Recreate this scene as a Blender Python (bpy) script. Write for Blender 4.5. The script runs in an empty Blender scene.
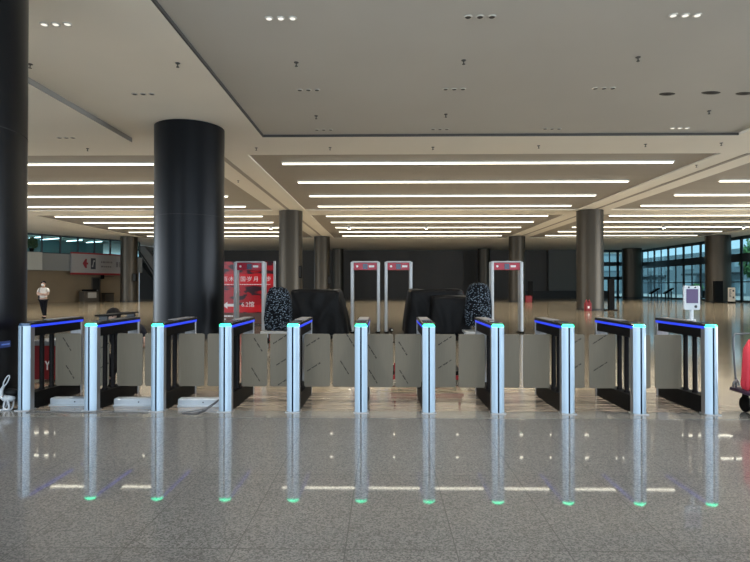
import bpy, math, random
from mathutils import Vector, Matrix, Euler
random.seed(7)
S = bpy.context.scene
COL = S.collection
PI = math.pi
H = 5.9          # main ceiling height
CAMZ = 1.43
F = 560.0

# ------------------------------------------------------------------ materials
MATS = {}
def mat(name, col, rough=.5, metal=0., emit=None, es=0., spec=.5, trans=0., bump=None, var=None, coat=0., ior=1.45):
    """var=(scale, amount, stretch) noise variation; bump=(scale, strength)"""
    if name in MATS: return MATS[name]
    m = bpy.data.materials.new(name); m.use_nodes = True
    nt = m.node_tree; b = nt.nodes['Principled BSDF']
    b.inputs['Base Color'].default_value = (*col, 1)
    b.inputs['Roughness'].default_value = rough
    b.inputs['Metallic'].default_value = metal
    b.inputs['Specular IOR Level'].default_value = spec
    b.inputs['IOR'].default_value = ior
    b.inputs['Transmission Weight'].default_value = trans
    b.inputs['Coat Weight'].default_value = coat
    if emit:
        b.inputs['Emission Color'].default_value = (*emit, 1)
        b.inputs['Emission Strength'].default_value = es
    if var or bump:
        tc = nt.nodes.new('ShaderNodeTexCoord')
    if var:
        mp = nt.nodes.new('ShaderNodeMapping'); mp.inputs['Scale'].default_value = var[2] if len(var) > 2 else (1, 1, 1)
        n = nt.nodes.new('ShaderNodeTexNoise'); n.inputs['Scale'].default_value = var[0]; n.inputs['Detail'].default_value = 4
        r = nt.nodes.new('ShaderNodeMapRange'); r.inputs['From Min'].default_value = .3; r.inputs['From Max'].default_value = .7
        r.inputs['To Min'].default_value = 1 - var[1]; r.inputs['To Max'].default_value = 1 + var[1]
        mx = nt.nodes.new('ShaderNodeMix'); mx.data_type = 'RGBA'; mx.blend_type = 'MULTIPLY'; mx.inputs['Factor'].default_value = 1
        mx.inputs['A'].default_value = (*col, 1)
        nt.links.new(tc.outputs['Object'], mp.inputs['Vector']); nt.links.new(mp.outputs['Vector'], n.inputs['Vector'])
        nt.links.new(n.outputs['Fac'], r.inputs['Value']); nt.links.new(r.outputs['Result'], mx.inputs['B'])
        nt.links.new(mx.outputs['Result'], b.inputs['Base Color'])
    if bump:
        n2 = nt.nodes.new('ShaderNodeTexNoise'); n2.inputs['Scale'].default_value = bump[0]
        bp = nt.nodes.new('ShaderNodeBump'); bp.inputs['Strength'].default_value = bump[1]; bp.inputs['Distance'].default_value = .02
        nt.links.new(tc.outputs['Object'], n2.inputs['Vector']); nt.links.new(n2.outputs['Fac'], bp.inputs['Height'])
        nt.links.new(bp.outputs['Normal'], b.inputs['Normal'])
    MATS[name] = m
    return m

def floor_mat(name, c1, c2, speck, joint, tx, ty, ox, oy, rough, stretch, spec=.5, wav=.012):
    m = bpy.data.materials.new(name); m.use_nodes = True; MATS[name] = m
    nt = m.node_tree; b = nt.nodes['Principled BSDF']; L = nt.links.new
    tc = nt.nodes.new('ShaderNodeTexCoord')
    mp = nt.nodes.new('ShaderNodeMapping'); mp.inputs['Scale'].default_value = stretch
    L(tc.outputs['Object'], mp.inputs['Vector'])
    n = nt.nodes.new('ShaderNodeTexNoise'); n.inputs['Scale'].default_value = speck; n.inputs['Detail'].default_value = 3; n.inputs['Roughness'].default_value = .7
    L(mp.outputs['Vector'], n.inputs['Vector'])
    cr = nt.nodes.new('ShaderNodeValToRGB'); cr.color_ramp.elements[0].position = .36; cr.color_ramp.elements[1].position = .64
    cr.color_ramp.elements[0].color = (*c1, 1); cr.color_ramp.elements[1].color = (*c2, 1)
    if speck > 20:
        vo = nt.nodes.new('ShaderNodeTexVoronoi'); vo.inputs['Scale'].default_value = 115; L(tc.outputs['Object'], vo.inputs['Vector'])
        av = nt.nodes.new('ShaderNodeMix'); av.inputs['Factor'].default_value = .55
        sp_ = nt.nodes.new('ShaderNodeSeparateColor'); L(vo.outputs['Color'], sp_.inputs['Color'])
        L(n.outputs['Fac'], av.inputs['A']); L(sp_.outputs[0], av.inputs['B']); L(av.outputs['Result'], cr.inputs['Fac'])
        cr.color_ramp.elements[0].position = .30; cr.color_ramp.elements[1].position = .72
    else: L(n.outputs['Fac'], cr.inputs['Fac'])
    # tile joints
    mo = nt.nodes.new('ShaderNodeMapping'); mo.inputs['Location'].default_value = (ox, oy, 0)
    L(tc.outputs['Object'], mo.inputs['Vector'])
    br = nt.nodes.new('ShaderNodeTexBrick'); br.offset = 0; br.inputs['Scale'].default_value = 1
    br.inputs['Brick Width'].default_value = tx; br.inputs['Row Height'].default_value = ty
    br.inputs['Mortar Size'].default_value = .0035; br.inputs['Mortar Smooth'].default_value = .1
    br.inputs['Color1'].default_value = (1, 1, 1, 1); br.inputs['Color2'].default_value = (.9, .9, .9, 1); br.inputs['Mortar'].default_value = (*joint, 1)
    L(mo.outputs['Vector'], br.inputs['Vector'])
    mx = nt.nodes.new('ShaderNodeMix'); mx.data_type = 'RGBA'; mx.blend_type = 'MULTIPLY'; mx.inputs['Factor'].default_value = 1
    L(cr.outputs['Color'], mx.inputs['A']); L(br.outputs['Color'], mx.inputs['B']); L(mx.outputs['Result'], b.inputs['Base Color'])
    b.inputs['Roughness'].default_value = rough; b.inputs['Specular IOR Level'].default_value = spec
    if speck > 20: b.inputs['Roughness'].default_value = .42; b.inputs['Coat Weight'].default_value = .85; b.inputs['Coat Roughness'].default_value = rough
    # very slight waviness of the polish
    n2 = nt.nodes.new('ShaderNodeTexNoise'); n2.inputs['Scale'].default_value = 2.2; L(tc.outputs['Object'], n2.inputs['Vector'])
    bp = nt.nodes.new('ShaderNodeBump'); bp.inputs['Strength'].default_value = wav; bp.inputs['Distance'].default_value = .02
    L(n2.outputs['Fac'], bp.inputs['Height']); L(bp.outputs['Normal'], b.inputs['Normal'])
    return m

GRANITE = floor_mat('grey polished granite', (.010, .010, .010), (.158, .156, .150), 75, (.12, .12, .115), .6, 1.2, .21, -.65, .03, (1, 1, 1), .95)
MARBLE = floor_mat('beige polished stone', (.20, .165, .115), (.33, .275, .195), 1.6, (.7, .66, .6), .9, .9, .3, 0, .10, (.35, 3.2, 1), .62)
LANE = floor_mat('brown streaked stone', (.10, .082, .066), (.30, .255, .205), 3.0, (.5, .45, .4), .78, .3, .3, .08, .12, (.5, 6, 1), .55)
THRESH = mat('threshold stone', (.115, .113, .105), .14, var=(14, .15))
CEIL = mat('ceiling plaster', (.78, .735, .645), .75, var=(.25, .04))
CEILG = mat('grey ceiling panel', (.475, .46, .42), .7, var=(.25, .05))
COFF = mat('coffer slats', (.315, .285, .245), .6, var=(5, .06, (.05, 6, 1)))
GAP = mat('shadow gap', (.06, .055, .05), .8)
STRIP = mat('light strip diffuser', (.9, .9, .85), .4, emit=(1.0, .93, .74), es=1.15)
HOUS = mat('light strip housing', (.7, .67, .6), .5)
COLM = mat('dark bronze column cladding', (.058, .048, .036), .42, .7, var=(1.2, .1, (1, 1, .2)))
COLB = mat('black column cladding', (.010, .0105, .012), .33, .55, spec=.25, var=(1.2, .1, (1, 1, .2)))
SEAM = mat('column seam', (.01, .01, .01), .6)
STEEL = mat('brushed steel', (.30, .30, .305), .38, .8, var=(60, .08, (1, 1, .02)))
PALE = mat('pale blue brushed front strip', (.365, .465, .565), .33, .3)
GROOVE = mat('dark groove', (.003, .006, .014), .6, spec=.03)
BLACKG = mat('black gloss lid', (.012, .012, .014), .2, spec=.35)
BLACK = mat('black housing', (.004, .004, .004), .5, spec=.08)
PIV = mat('black pivot post', (.005, .004, .004), .5, spec=.1)
BLUE = mat('blue led strip', (.02, .05, .3), .4, emit=(.008, .03, .85), es=.28)
GREEN = mat('green led window', (.05, .6, .45), .3, emit=(.02, 1.0, .42), es=1.6)
GREENOFF = mat('unlit led window', (.05, .09, .16), .2)
FLAP = mat('film covered flap', (.135, .117, .088), .5, 0, spec=.2, var=(20, .05, (6, 1, .2)))
FILM = mat('film print', (.022, .021, .019), .7, spec=.1)
WHITE = mat('white plastic', (.40, .42, .44), .35)
DUCT = mat('white painted cable trunking', (.33, .36, .39), .4, .2)
CABLE = mat('dark cable', (.05, .05, .055), .5)
WCABLE = mat('white cable', (.36, .37, .39), .45)
RED = mat('red paint', (.20, .008, .012), .45)
REDBAG = mat('red bag cloth', (.42, .02, .035), .6, bump=(9, .4))
CLOTH = mat('black cloth', (.004, .004, .0045), .5, spec=.16, bump=(9, .5))
DETG = mat('detector grey frame', (.52, .53, .54), .4, .2)
DETR = mat('detector red header', (.42, .015, .04), .35)
NAVY = mat('navy display', (.02, .03, .08), .2)
INK = mat('white lettering', (.8, .8, .8), .5)
BOARDW = mat('sign white', (.30, .285, .28), .5)
BOARDR = mat('sign red', (.26, .014, .02), .5)
INKR = mat('sign arrow red', (.22, .015, .025), .5)
INKB = mat('sign black', (.03, .03, .04), .5)
INKG = mat('sign grey lettering', (.13, .11, .12), .5)
WALLB = mat('brown wall panel', (.20, .145, .085), .6, var=(.6, .08))
WALLG = mat('grey wall band', (.23, .235, .23), .6)
WALLD = mat('dark wall', (.050, .043, .037), .55, var=(.5, .15, (1, 1, .2)))
WALLL = mat('dim grey wall', (.09, .09, .083), .6)
FRAME = mat('dark window frame', (.05, .065, .075), .4, .4)
TEALD = mat('teal dark room', (.22, .33, .34), .7)
STREAK = mat('reflected streak glow', (.9, .95, 1), .4, emit=(.8, .95, 1.0), es=3.0)  # glow of the bars that imitate reflections in the clerestory glass
SKIN = mat('skin', (.52, .33, .25), .55)
HAIR = mat('black hair', (.007, .006, .006), .6, spec=.1)
TSHIRT = mat('white shirt', (.68, .64, .60), .8)
TROUS = mat('black trousers', (.006, .006, .009), .8, spec=.2)
MASK = mat('white face mask', (.75, .78, .8), .7)
DARKBLUE = mat('dark work clothes', (.007, .007, .011), .8, spec=.2)
LEAF = mat('green leaves', (.12, .28, .11), .5, var=(4, .4))
BARK = mat('bark', (.09, .07, .05), .8)
BUILD = mat('pale building cladding', (.17, .22, .25), .6)
BGLASS = mat('building dark glass', (.30, .38, .42), .15)
PAVE = mat('outside paving', (.33, .33, .32), .8, var=(3, .15))
SCREENB = mat('terminal screen', (.03, .025, .05), .3, spec=.08, emit=(.22, .18, .34), es=.13)
BROWN = mat('brown box', (.07, .055, .04), .6)

def glass_mat():
    m = bpy.data.materials.new('window glass'); m.use_nodes = True; nt = m.node_tree
    b = nt.nodes['Principled BSDF']; out = nt.nodes['Material Output']
    t = nt.nodes.new('ShaderNodeBsdfTransparent'); t.inputs['Color'].default_value = (.62, .78, .80, 1)
    g = nt.nodes.new('ShaderNodeBsdfGlossy'); g.inputs['Roughness'].default_value = .03; g.inputs['Color'].default_value = (.8, .9, .95, 1)
    fr = nt.nodes.new('ShaderNodeFresnel'); fr.inputs['IOR'].default_value = 1.5
    mx = nt.nodes.new('ShaderNodeMixShader')
    ge = nt.nodes.new('ShaderNodeNewGeometry'); mu = nt.nodes.new('ShaderNodeMath'); mu.operation = 'SUBTRACT'; mu.use_clamp = True
    nt.links.new(fr.outputs[0], mu.inputs[0]); nt.links.new(ge.outputs['Backfacing'], mu.inputs[1]); nt.links.new(mu.outputs[0], mx.inputs[0]); nt.links.new(t.outputs[0], mx.inputs[1]); nt.links.new(g.outputs[0], mx.inputs[2])
    nt.links.new(mx.outputs[0], out.inputs['Surface']); nt.nodes.remove(b)
    return m
GLASS = glass_mat()

def floral_mat():
    m = bpy.data.materials.new('black cloth with pale flecks'); m.use_nodes = True; nt = m.node_tree; b = nt.nodes['Principled BSDF']
    tc = nt.nodes.new('ShaderNodeTexCoord'); mp = nt.nodes.new('ShaderNodeMapping'); mp.inputs['Scale'].default_value = (1, 1, 2.1)
    b.inputs['Specular IOR Level'].default_value = .08
    mp.inputs['Rotation'].default_value = (0, .3, 0)
    v = nt.nodes.new('ShaderNodeTexVoronoi'); v.inputs['Scale'].default_value = 19
    cr = nt.nodes.new('ShaderNodeValToRGB'); cr.color_ramp.elements[0].position = .27; cr.color_ramp.elements[1].position = .35
    cr.color_ramp.elements[0].color = (.19, .25, .32, 1); cr.color_ramp.elements[1].color = (.004, .0045, .007, 1)
    nt.links.new(tc.outputs['Object'], mp.inputs['Vector']); nt.links.new(mp.outputs['Vector'], v.inputs['Vector'])
    nt.links.new(v.outputs['Distance'], cr.inputs['Fac']); nt.links.new(cr.outputs['Color'], b.inputs['Base Color'])
    b.inputs['Roughness'].default_value = .8
    return m
FLORAL = floral_mat()

def poster_mat():
    m = bpy.data.materials.new('glowing printed red board'); m.use_nodes = True; nt = m.node_tree; b = nt.nodes['Principled BSDF']
    tc = nt.nodes.new('ShaderNodeTexCoord'); mp = nt.nodes.new('ShaderNodeMapping'); mp.inputs['Scale'].default_value = (1.1, 1, 2.3)
    n = nt.nodes.new('ShaderNodeTexNoise'); n.inputs['Scale'].default_value = 1.7; n.inputs['Detail'].default_value = 2; n.inputs['Distortion'].default_value = .8
    cr = nt.nodes.new('ShaderNodeValToRGB'); cr.color_ramp.elements[0].position = .40; cr.color_ramp.elements[1].position = .50
    cr.color_ramp.elements[0].color = (.025, .006, .009, 1); cr.color_ramp.elements[1].color = (.30, .006, .010, 1)
    nt.links.new(tc.outputs['Object'], mp.inputs['Vector']); nt.links.new(mp.outputs['Vector'], n.inputs['Vector'])
    nt.links.new(n.outputs['Fac'], cr.inputs['Fac']); nt.links.new(cr.outputs['Color'], b.inputs['Base Color'])
    nt.links.new(cr.outputs['Color'], b.inputs['Emission Color']); b.inputs['Emission Strength'].default_value = .1  # print is given a faint glow of its own
    b.inputs['Roughness'].default_value = .3
    return m
POSTER = poster_mat()
POSTR = mat('glowing red print band', (.36, .009, .013), .3, emit=(.6, .015, .02), es=.1)  # band and lettering glow faintly too, though only printed
POSTP = mat('pink print foot', (.22, .11, .085), .4)
POSTW = mat('glowing white print', (.55, .53, .53), .4, emit=(.8, .78, .78), es=.1)

# ------------------------------------------------------------------ mesh builder
class M:
    def __init__(s): s.v = []; s.f = []
    def add(s, vs, fs):
        k = len(s.v); s.v += [tuple(p) for p in vs]; s.f += [tuple(i + k for i in f) for f in fs]; return s
    def box(s, x0, x1, y0, y1, z0, z1, mx=None):
        vs = [Vector(p) for p in ((x0,y0,z0),(x1,y0,z0),(x1,y1,z0),(x0,y1,z0),(x0,y0,z1),(x1,y0,z1),(x1,y1,z1),(x0,y1,z1))]
        if mx: vs = [mx @ p for p in vs]
        return s.add(vs, [(0,3,2,1),(4,5,6,7),(0,1,5,4),(1,2,6,5),(2,3,7,6),(3,0,4,7)])
    def prism(s, pts, d0, d1, axis='x'):
        """closed 2-D outline extruded along an axis. x: pts=(y,z); y: pts=(x,z); z: pts=(x,y)"""
        def P(p, d): return (d, p[0], p[1]) if axis == 'x' else (p[0], d, p[1]) if axis == 'y' else (p[0], p[1], d)
        n = len(pts); vs = [P(p, d0) for p in pts] + [P(p, d1) for p in pts]
        fs = [(i, (i+1) % n, n + (i+1) % n, n + i) for i in range(n)] + [tuple(range(n))[::-1], tuple(range(n, 2*n))]
        return s.add(vs, fs)
    def lathe(s, prof, n=32, c=(0,0,0)):
        vs = []; fs = []
        for r, z in prof:
            for i in range(n):
                a = 2*PI*i/n; vs.append((c[0] + r*math.cos(a), c[1] + r*math.sin(a), c[2] + z))
        for j in range(len(prof)-1):
            for i in range(n):
                fs.append((j*n+i, j*n+(i+1) % n, (j+1)*n+(i+1) % n, (j+1)*n+i))
        fs.append(tuple(range(n))[::-1]); fs.append(tuple((len(prof)-1)*n+i for i in range(n)))
        return s.add(vs, fs)
    def tube(s, pts, r, n=10, closed=False):
        pts = [Vector(p) for p in pts]; vs = []; fs = []; N = len(pts)
        up = Vector((0, 0, 1)); prev = None
        for i, p in enumerate(pts):
            a = pts[(i-1) % N] if (closed or i > 0) else p; b = pts[(i+1) % N] if (closed or i < N-1) else p
            t = (b - a).normalized() if (b-a).length > 1e-9 else Vector((0,0,1))
            if prev is None: u = t.orthogonal().normalized()
            else:
                u = prev - t*prev.dot(t); u = u.normalized() if u.length > 1e-6 else t.orthogonal().normalized()
            prev = u; w = t.cross(u)
            rr = r[i] if isinstance(r, (list, tuple)) else r
            for k in range(n):
                q = 2*PI*k/n; vs.append(p + (u*math.cos(q) + w*math.sin(q))*rr)
        for i in range(N - (0 if closed else 1)):
            j = (i+1) % N
            for k in range(n):
                fs.append((i*n+k, i*n+(k+1) % n, j*n+(k+1) % n, j*n+k))
        if not closed: fs.append(tuple(range(n))[::-1]); fs.append(tuple((N-1)*n+k for k in range(n)))
        return s.add(vs, fs)
    def ball(s, c, r, n=16, m=10):
        rx, ry, rz = r if isinstance(r, (tuple, list)) else (r, r, r)
        vs = []; fs = []
        for j in range(1, m):
            t = PI*j/m
            for i in range(n):
                a = 2*PI*i/n; vs.append((c[0]+rx*math.sin(t)*math.cos(a), c[1]+ry*math.sin(t)*math.sin(a), c[2]+rz*math.cos(t)))
        for j in range(m-2):
            for i in range(n): fs.append((j*n+i, (j+1)*n+i, (j+1)*n+(i+1) % n, j*n+(i+1) % n))
        k = len(vs); vs += [(c[0], c[1], c[2]+rz), (c[0], c[1], c[2]-rz)]
        for i in range(n): fs.append((k, i, (i+1) % n)); fs.append((k+1, (m-2)*n+(i+1) % n, (m-2)*n+i))
        return s.add(vs, fs)
    def build(s, name, m, parent=None, smooth=False, bevel=0, loc=None):
        me = bpy.data.meshes.new(name); me.from_pydata(s.v, [], s.f); me.update()
        me.materials.append(m)
        if smooth:
            for p in me.polygons: p.use_smooth = True
            if smooth != 'all': me.set_sharp_from_angle(angle=math.radians(40))
        o = bpy.data.objects.new(name, me); COL.objects.link(o)
        if parent: o.parent = parent
        if loc: o.location = loc
        if bevel:
            b = o.modifiers.new('bevel', 'BEVEL'); b.width = bevel; b.segments = 2; b.limit_method = 'ANGLE'
        return o

def tag(o, label, cat, group=None):
    o['label'] = label; o['category'] = cat
    if group: o['group'] = group
    return o
def thing(name, label, cat, loc, rz=0, group=None):
    o = bpy.data.objects.new(name, None); COL.objects.link(o); o.empty_display_size = .2
    o.location = loc; o.rotation_euler = (0, 0, rz)
    return tag(o, label, cat, group)
def struct(name, mb, m, **k):
    o = mb.build(name, m, **k); o['kind'] = 'structure'; return o
def dup(root, loc, label):
    r = root.copy(); COL.objects.link(r); r.location = loc; r['label'] = label
    for ch in root.children:
        c = ch.copy(); COL.objects.link(c); c.parent = r
        for g in ch.children:
            d = g.copy(); COL.objects.link(d); d.parent = c
    return r
def text(name, body, size, m, parent, loc, rot=(PI/2, 0, 0), ext=.002, sx=1):
    cu = bpy.data.curves.new(name, 'FONT'); cu.body = body; cu.size = size; cu.align_x = 'CENTER'; cu.align_y = 'CENTER'
    cu.extrude = ext; cu.resolution_u = 3
    t = bpy.data.objects.new(name, cu); COL.objects.link(t)
    dg = bpy.context.evaluated_depsgraph_get(); dg.update()
    me = bpy.data.meshes.new_from_object(t.evaluated_get(dg)); me.name = name
    bpy.data.objects.remove(t)
    me.materials.clear(); me.materials.append(m)
    o = bpy.data.objects.new(name, me); COL.objects.link(o); o.parent = parent
    o.location = loc; o.rotation_euler = rot; o.scale = (sx, 1, 1)
    return o
TY = 9/F
def U(px):
    p = (px - 375)/F
    return (p - TY)/(1 + p*TY)
def X(px, Y): return U(px) * Y
def Z(py, Y): return CAMZ + (286 - py) / F * Y
def skin(name, pts, edges, m, parent=None, sub=2, loc=None):
    """pts: list of (x,y,z,r) joints grown into one continuous surface"""
    me = bpy.data.meshes.new(name); me.from_pydata([p[:3] for p in pts], edges, [])
    me.materials.append(m)
    o = bpy.data.objects.new(name, me); COL.objects.link(o)
    if parent: o.parent = parent
    if loc: o.location = loc
    sk = o.modifiers.new('skin', 'SKIN'); sk.use_smooth_shade = True
    for i, p in enumerate(pts):
        r = p[3] if isinstance(p[3], tuple) else (p[3], p[3])
        me.skin_vertices[0].data[i].radius = r
        me.skin_vertices[0].data[i].use_root = (i == 0)
    sb = o.modifiers.new('sub', 'SUBSURF'); sb.levels = sub; sb.render_levels = sub
    return o

# ------------------------------------------------------------------ the setting
struct('floor', M().box(-40, 40, -6, 6.07, -.2, 0), GRANITE)
struct('floor_rear', M().box(-40, 32, 7.55, 78, -.2, 0), MARBLE)
struct('floor_lane', M().box(-40, 32, 6.40, 7.55, -.2, 0), LANE)
struct('trim_threshold', M().box(-40, 40, 6.07, 6.40, -.2, .002), THRESH)
struct('ground', M().box(32, 140, -6, 160, -.3, -.05), PAVE)

# ceiling: beams at H, slatted coffers recessed, front panels either side of it
T = H + .7
NC = [0]
class CS:
    def __init__(s, name, m): s.n = name; s.m = m
    def box(s, *a): struct(s.n, M().box(*a), s.m); return s
cm = CS('ceiling', CEIL)
for a, b, c, d in ((-40, 33, 16.75, 19.0), (-40, 33, 33.0, 35.2), (-40, 33, 52.2, 78)):
    cm.box(a, b, c, d, H, T)
for c, d in ((19.0, 33.0), (35.2, 52.2)):
    for a, b in ((-40, -22.3), (-6.55, -4.65), (11.35, 13.25), (28.7, 33)):
        cm.box(a, b, c, d, H, T)
cm.box(-7.6, -3.65, -2, 16.75, H, T); cm.box(10.5, 14.4, -2, 16.75, H, T)
cp = CS('ceiling_front', CEILG); cp.box(-3.65, 10.5, -2, 16.75, H + .07, T); cp = CS('ceiling_side', CEIL); cp.box(-40, -7.62, -2, 16.75, H - .13, T); cp.box(14.42, 33, -2, 16.75, H - .13, T)
cc = CS('ceiling_coffer', COFF)
for c, d in ((19.0, 33.0), (35.2, 52.2)):
    for a, b in ((-22.3, -6.55), (-4.65, 11.35), (13.25, 28.7)):
        cc.box(a, b, c, d, H + .05, T)
g = M(); g.box(-3.65, 10.5, 16.70, 16.748, H + .002, H + .068); g.box(-3.648, -3.61, -2, 16.7, H + .002, H + .068)
struct('trim_1', g, GAP)
struct('trim_4', M().box(-7.619, -7.603, -2, 16.75, H - .13, H).box(-40, -7.61, 16.753, 16.765, H - .12, H - .002), mat('grey panel edge', (.22, .21, .19), .6))
g = M()
for x in (-5.6, 12.3):
    for c, d in ((19, 33), (35.2, 52)): g.box(x - .09, x + .09, c, d, H - .015, H + .01)
struct('trim_2', g, COFF)  # darker strips stand in for the shade line of the beam groove

# back walls
struct('wall_back', M().box(-24, 27, 70, 70.4, 0, H), WALLD)
struct('wall_back_right', M().box(20.3, 26.9, 69.4, 69.8, 0, H), WALLL)
struct('baseboard_back', M().box(16.5, 26.8, 67.6, 69.39, 0, .85), mat('black plinth', (.012, .012, .012), .6))
pn = M()
for x in (-13, -6, -1.2, 4.4, 10): pn.box(x - .05, x + .05, 69.96, 70, .2, H)
pn.box(-24, 20.3, 69.96, 70, 2.9, 2.98)
struct('trim_3', pn, mat('wall panel joint', (.05, .045, .04), .6))
# left wall runs away from us at an angle: brown wall, grey band, glass clerestory
A = Vector((-33.5, 40.8, 0)); B = Vector((-24.65, 55.97, 0)); dl = (B - A).normalized(); nl = Vector((dl.y, -dl.x, 0)); LW = (B - A).length
WM = Matrix.Translation(A) @ Matrix(((dl.x, -nl.x, 0, 0), (dl.y, -nl.y, 0, 0), (0, 0, 1, 0), (0, 0, 0, 1)))   # local x along the wall, -y towards us
def wall_obj(o): o.matrix_world = WM; return o
wall_obj(struct('wall_left', M().box(0, LW, 0, .3, 0, 2.78), WALLB))
wall_obj(struct('wall_left_band', M().box(0, LW, -.5, .3, 2.78, 4.25), WALLG))
wf = M(); wf.box(0, LW, -.1, .02, 4.25, 4.35); wf.box(0, LW, -.1, .02, 5.78, 5.9)
for i in range(12): wf.box(i*LW/11 - .06, i*LW/11 + .06, -.1, .02, 4.35, 5.78)
wl = wall_obj(struct('window_1', wf, FRAME))
wp = M().box(0, LW, -.05, -.03, 4.35, 5.78).build('pane', GLASS, wl)
wall_obj(struct('wall_gallery', M().box(-2, LW, 6, 6.2, 3, 7.5).box(-2, LW, .1, 6, 7.3, 7.5).box(-2, LW, .1, 6, 3.9, 4.0), TEALD))
for i, (u, v) in enumerate(((2.6, 1.0), (6.2, 1.3), (8.8, 1.0), (10.4, 1.2), (12.6, 1.0), (14.6, 1.0))):  # added glowing bars imitate streaks reflected in the glass
    t = thing('reflection_bar', 'slanting glow bar imitating a reflected streak, %s behind the high left glazing' % ('nearest the big dark column', 'second from the left', 'third from the left', 'fourth from the left, over the white sign', 'fifth from the left', 'farthest to the right')[i], 'light', WM @ Vector((u, 1.6, 5.75)), math.atan2(dl.y, dl.x), 'glow bars behind the clerestory')
    M().box(-.05, .05, 0, 2.6*v, .05, .12).build('housing', HOUS, t); M().box(-.04, .04, .05, 2.55*v, 0, .05).build('tube', STREAK, t)

# right glazed side and rear glazing
def glazing(name, n, x0, x1, m4, zs, step, w=.13):
    fr = M()
    L = x1 - x0; k = max(1, round(L/step))
    for i in range(k+1):
        ww = w*(2.4 if i % 2 == 0 else 1); fr.box(x0 + i*L/k - ww/2, x0 + i*L/k + ww/2, -.05, .05, 0, H)
    for z, hh in zs: fr.box(x0, x1, -.05, .05, z, z + hh)
    o = struct(name, fr, FRAME); o.matrix_world = m4
    p = M().box(x0, x1, -.02, .02, 0, H).build('pane', GLASS, o)
    return o
MR = Matrix.Translation((32, 0, 0)) @ Matrix.Rotation(PI/2, 4, 'Z')
glazing('window_2', 1, 28, 70, MR, ((0, .15), (1.75, .10), (3.6, .75), (5.6, .3)), 1.6)
glazing('window_3', 2, 26.9, 32, Matrix.Translation((0, 69.8, 0)), ((0, .15), (2.2, .4), (3.9, .5), (5.6, .3)), 1.0)

# outside: neighbouring building and trees
b = thing('office_building', 'pale office building seen through the right glazing, dark windows in rows', 'building', (52, 100, -.05))
M().box(0, 14, -48, 50, 0, 7.0).build('wall', BUILD, b)
for fl in range(2):
    for j in range(14):
        y = -46 + j*6.8; z = .4 + fl*3.9
        if fl == 0 and j % 3 == 2: continue
        w = M().box(-.08, .02, y, y + 2.6, z, z + 2.0).build('window', BGLASS, b)
for j in range(4):
    M().box(-2.6, 0, -40 + j*22, -28 + j*22, 3.2, 3.5).build('canopy', FRAME, b)
b2 = thing('office_block', 'dark glass building behind the rear doors at right', 'building', (20, 112, -.05))
M().box(0, 28, 0, 12, 0, 22).build('wall', BUILD, b2)
for fl in range(5):
    for j in range(6): M().box(1 + j*4.5, 4.4 + j*4.5, -.1, .02, .5 + fl*4, 3.4 + fl*4).build('window', BGLASS, b2)

def crown(rx, rz, n, seed, leaf=.28):
    r = random.Random(seed); m = M()
    for i in range(n):
        d = Vector((r.gauss(0, 1), r.gauss(0, 1), r.gauss(0, 1))).normalized() * (r.random()**.45)
        c = Vector((d.x*rx, d.y*rx, d.z*rz)); a = Euler((r.random()*6, r.random()*6, r.random()*6)).to_matrix()
        s_ = leaf*(.6 + .8*r.random())
        q = [c + a @ Vector(p) for p in ((-s_, 0, 0), (0, -s_*.5, .03), (s_, 0, 0), (0, s_*.5, .03))]
        m.add(q, [(0, 1, 2, 3)])
    return m
for i, (x, y, h, lab) in enumerate(((37.5, 56, 7, 'leafy tree outside the far right glazing beside the wide bronze column'), (39.5, 76, 7.5, 'leafy tree outside seen through the side glazing left of the wide column'), (43, 60, 8, 'tall leafy tree outside at the right edge'))):
    if i == 1: continue
    t = thing('tree', lab, 'tree', (x, y, -.05), 0, 'trees outside')
    M().tube([(0, 0, 0), (.1, 0, h*.35), (0, .1, h*.7)], [.18, .14, .08]).build('trunk', BARK, t, smooth=True)
    crown(2.0, h*.36, 1500, i).build('crown', LEAF, t, loc=(0, 0, h*.6))
for i, (px, y) in enumerate(((697, 66),)):
    t = thing('hedge_planter', 'green hedge in a dark box behind the white face terminal', 'plant', (X(px, y), y, 0))
    M().box(-.75, .75, -.3, .3, 0, .9).build('planter', BLACK, t, bevel=.02)
    crown(.72, .42, 700, 5, .12).build('foliage', LEAF, t, loc=(0, 0, 1.25))

# ------------------------------------------------------------------ columns
def column(x, y, r, m, label, seams=(3.35,), n=64):
    t = thing('column', label, 'column', (x, y, 0), 0, 'round clad columns')
    M().lathe([(r, .12), (r, H - .02)], n).build('cladding', m, t, smooth=True)
    M().lathe([(r + .012, 0), (r + .012, .12)], n).build('base_ring', SEAM, t, smooth=True)
    for s in seams: M().lathe([(r + .0015, s), (r + .0015, s + .012)], n).build('seam', SEAM, t, smooth=True)
    return t
column(-5.55, 6.87, .95, COLB, 'huge black column at the left edge with a small blue plate')
column(-5.5, 15.75, .95, COLB, 'wide black column behind the third and fourth gates')
c3 = column(X(290.7, 33.3), 33.3, .70, COLM, 'bronze column behind the left draped machine', ())
column(X(322, 50.5), 50.5, .71, COLM, 'bronze column just right of and behind the one above the left draped machine', ())
column(X(338, 67), 67, .68, COLM, 'dim column farthest back beside the left detector pair', ())
column(X(590, 33.3), 33.3, .76, COLM, 'bronze column with a red extinguisher box at its foot', ())
column(X(517, 50.5), 50.5, .72, COLM, 'bronze column behind the lone right detector arch', ())
column(X(484, 67), 67, .75, COLM, 'dim column farthest back above the right flecked cover', ())
column(X(718, 50), 50, 1.0, COLM, 'wide bronze column in front of the right glazing', ())
column(X(632, 67), 67, 1.1, COLM, 'dark column standing between rear doors and side glazing', ())
column(X(129, 50.5), 50.5, .73, COLM, 'grey bronze column beside the white sign at left', ())
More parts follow.
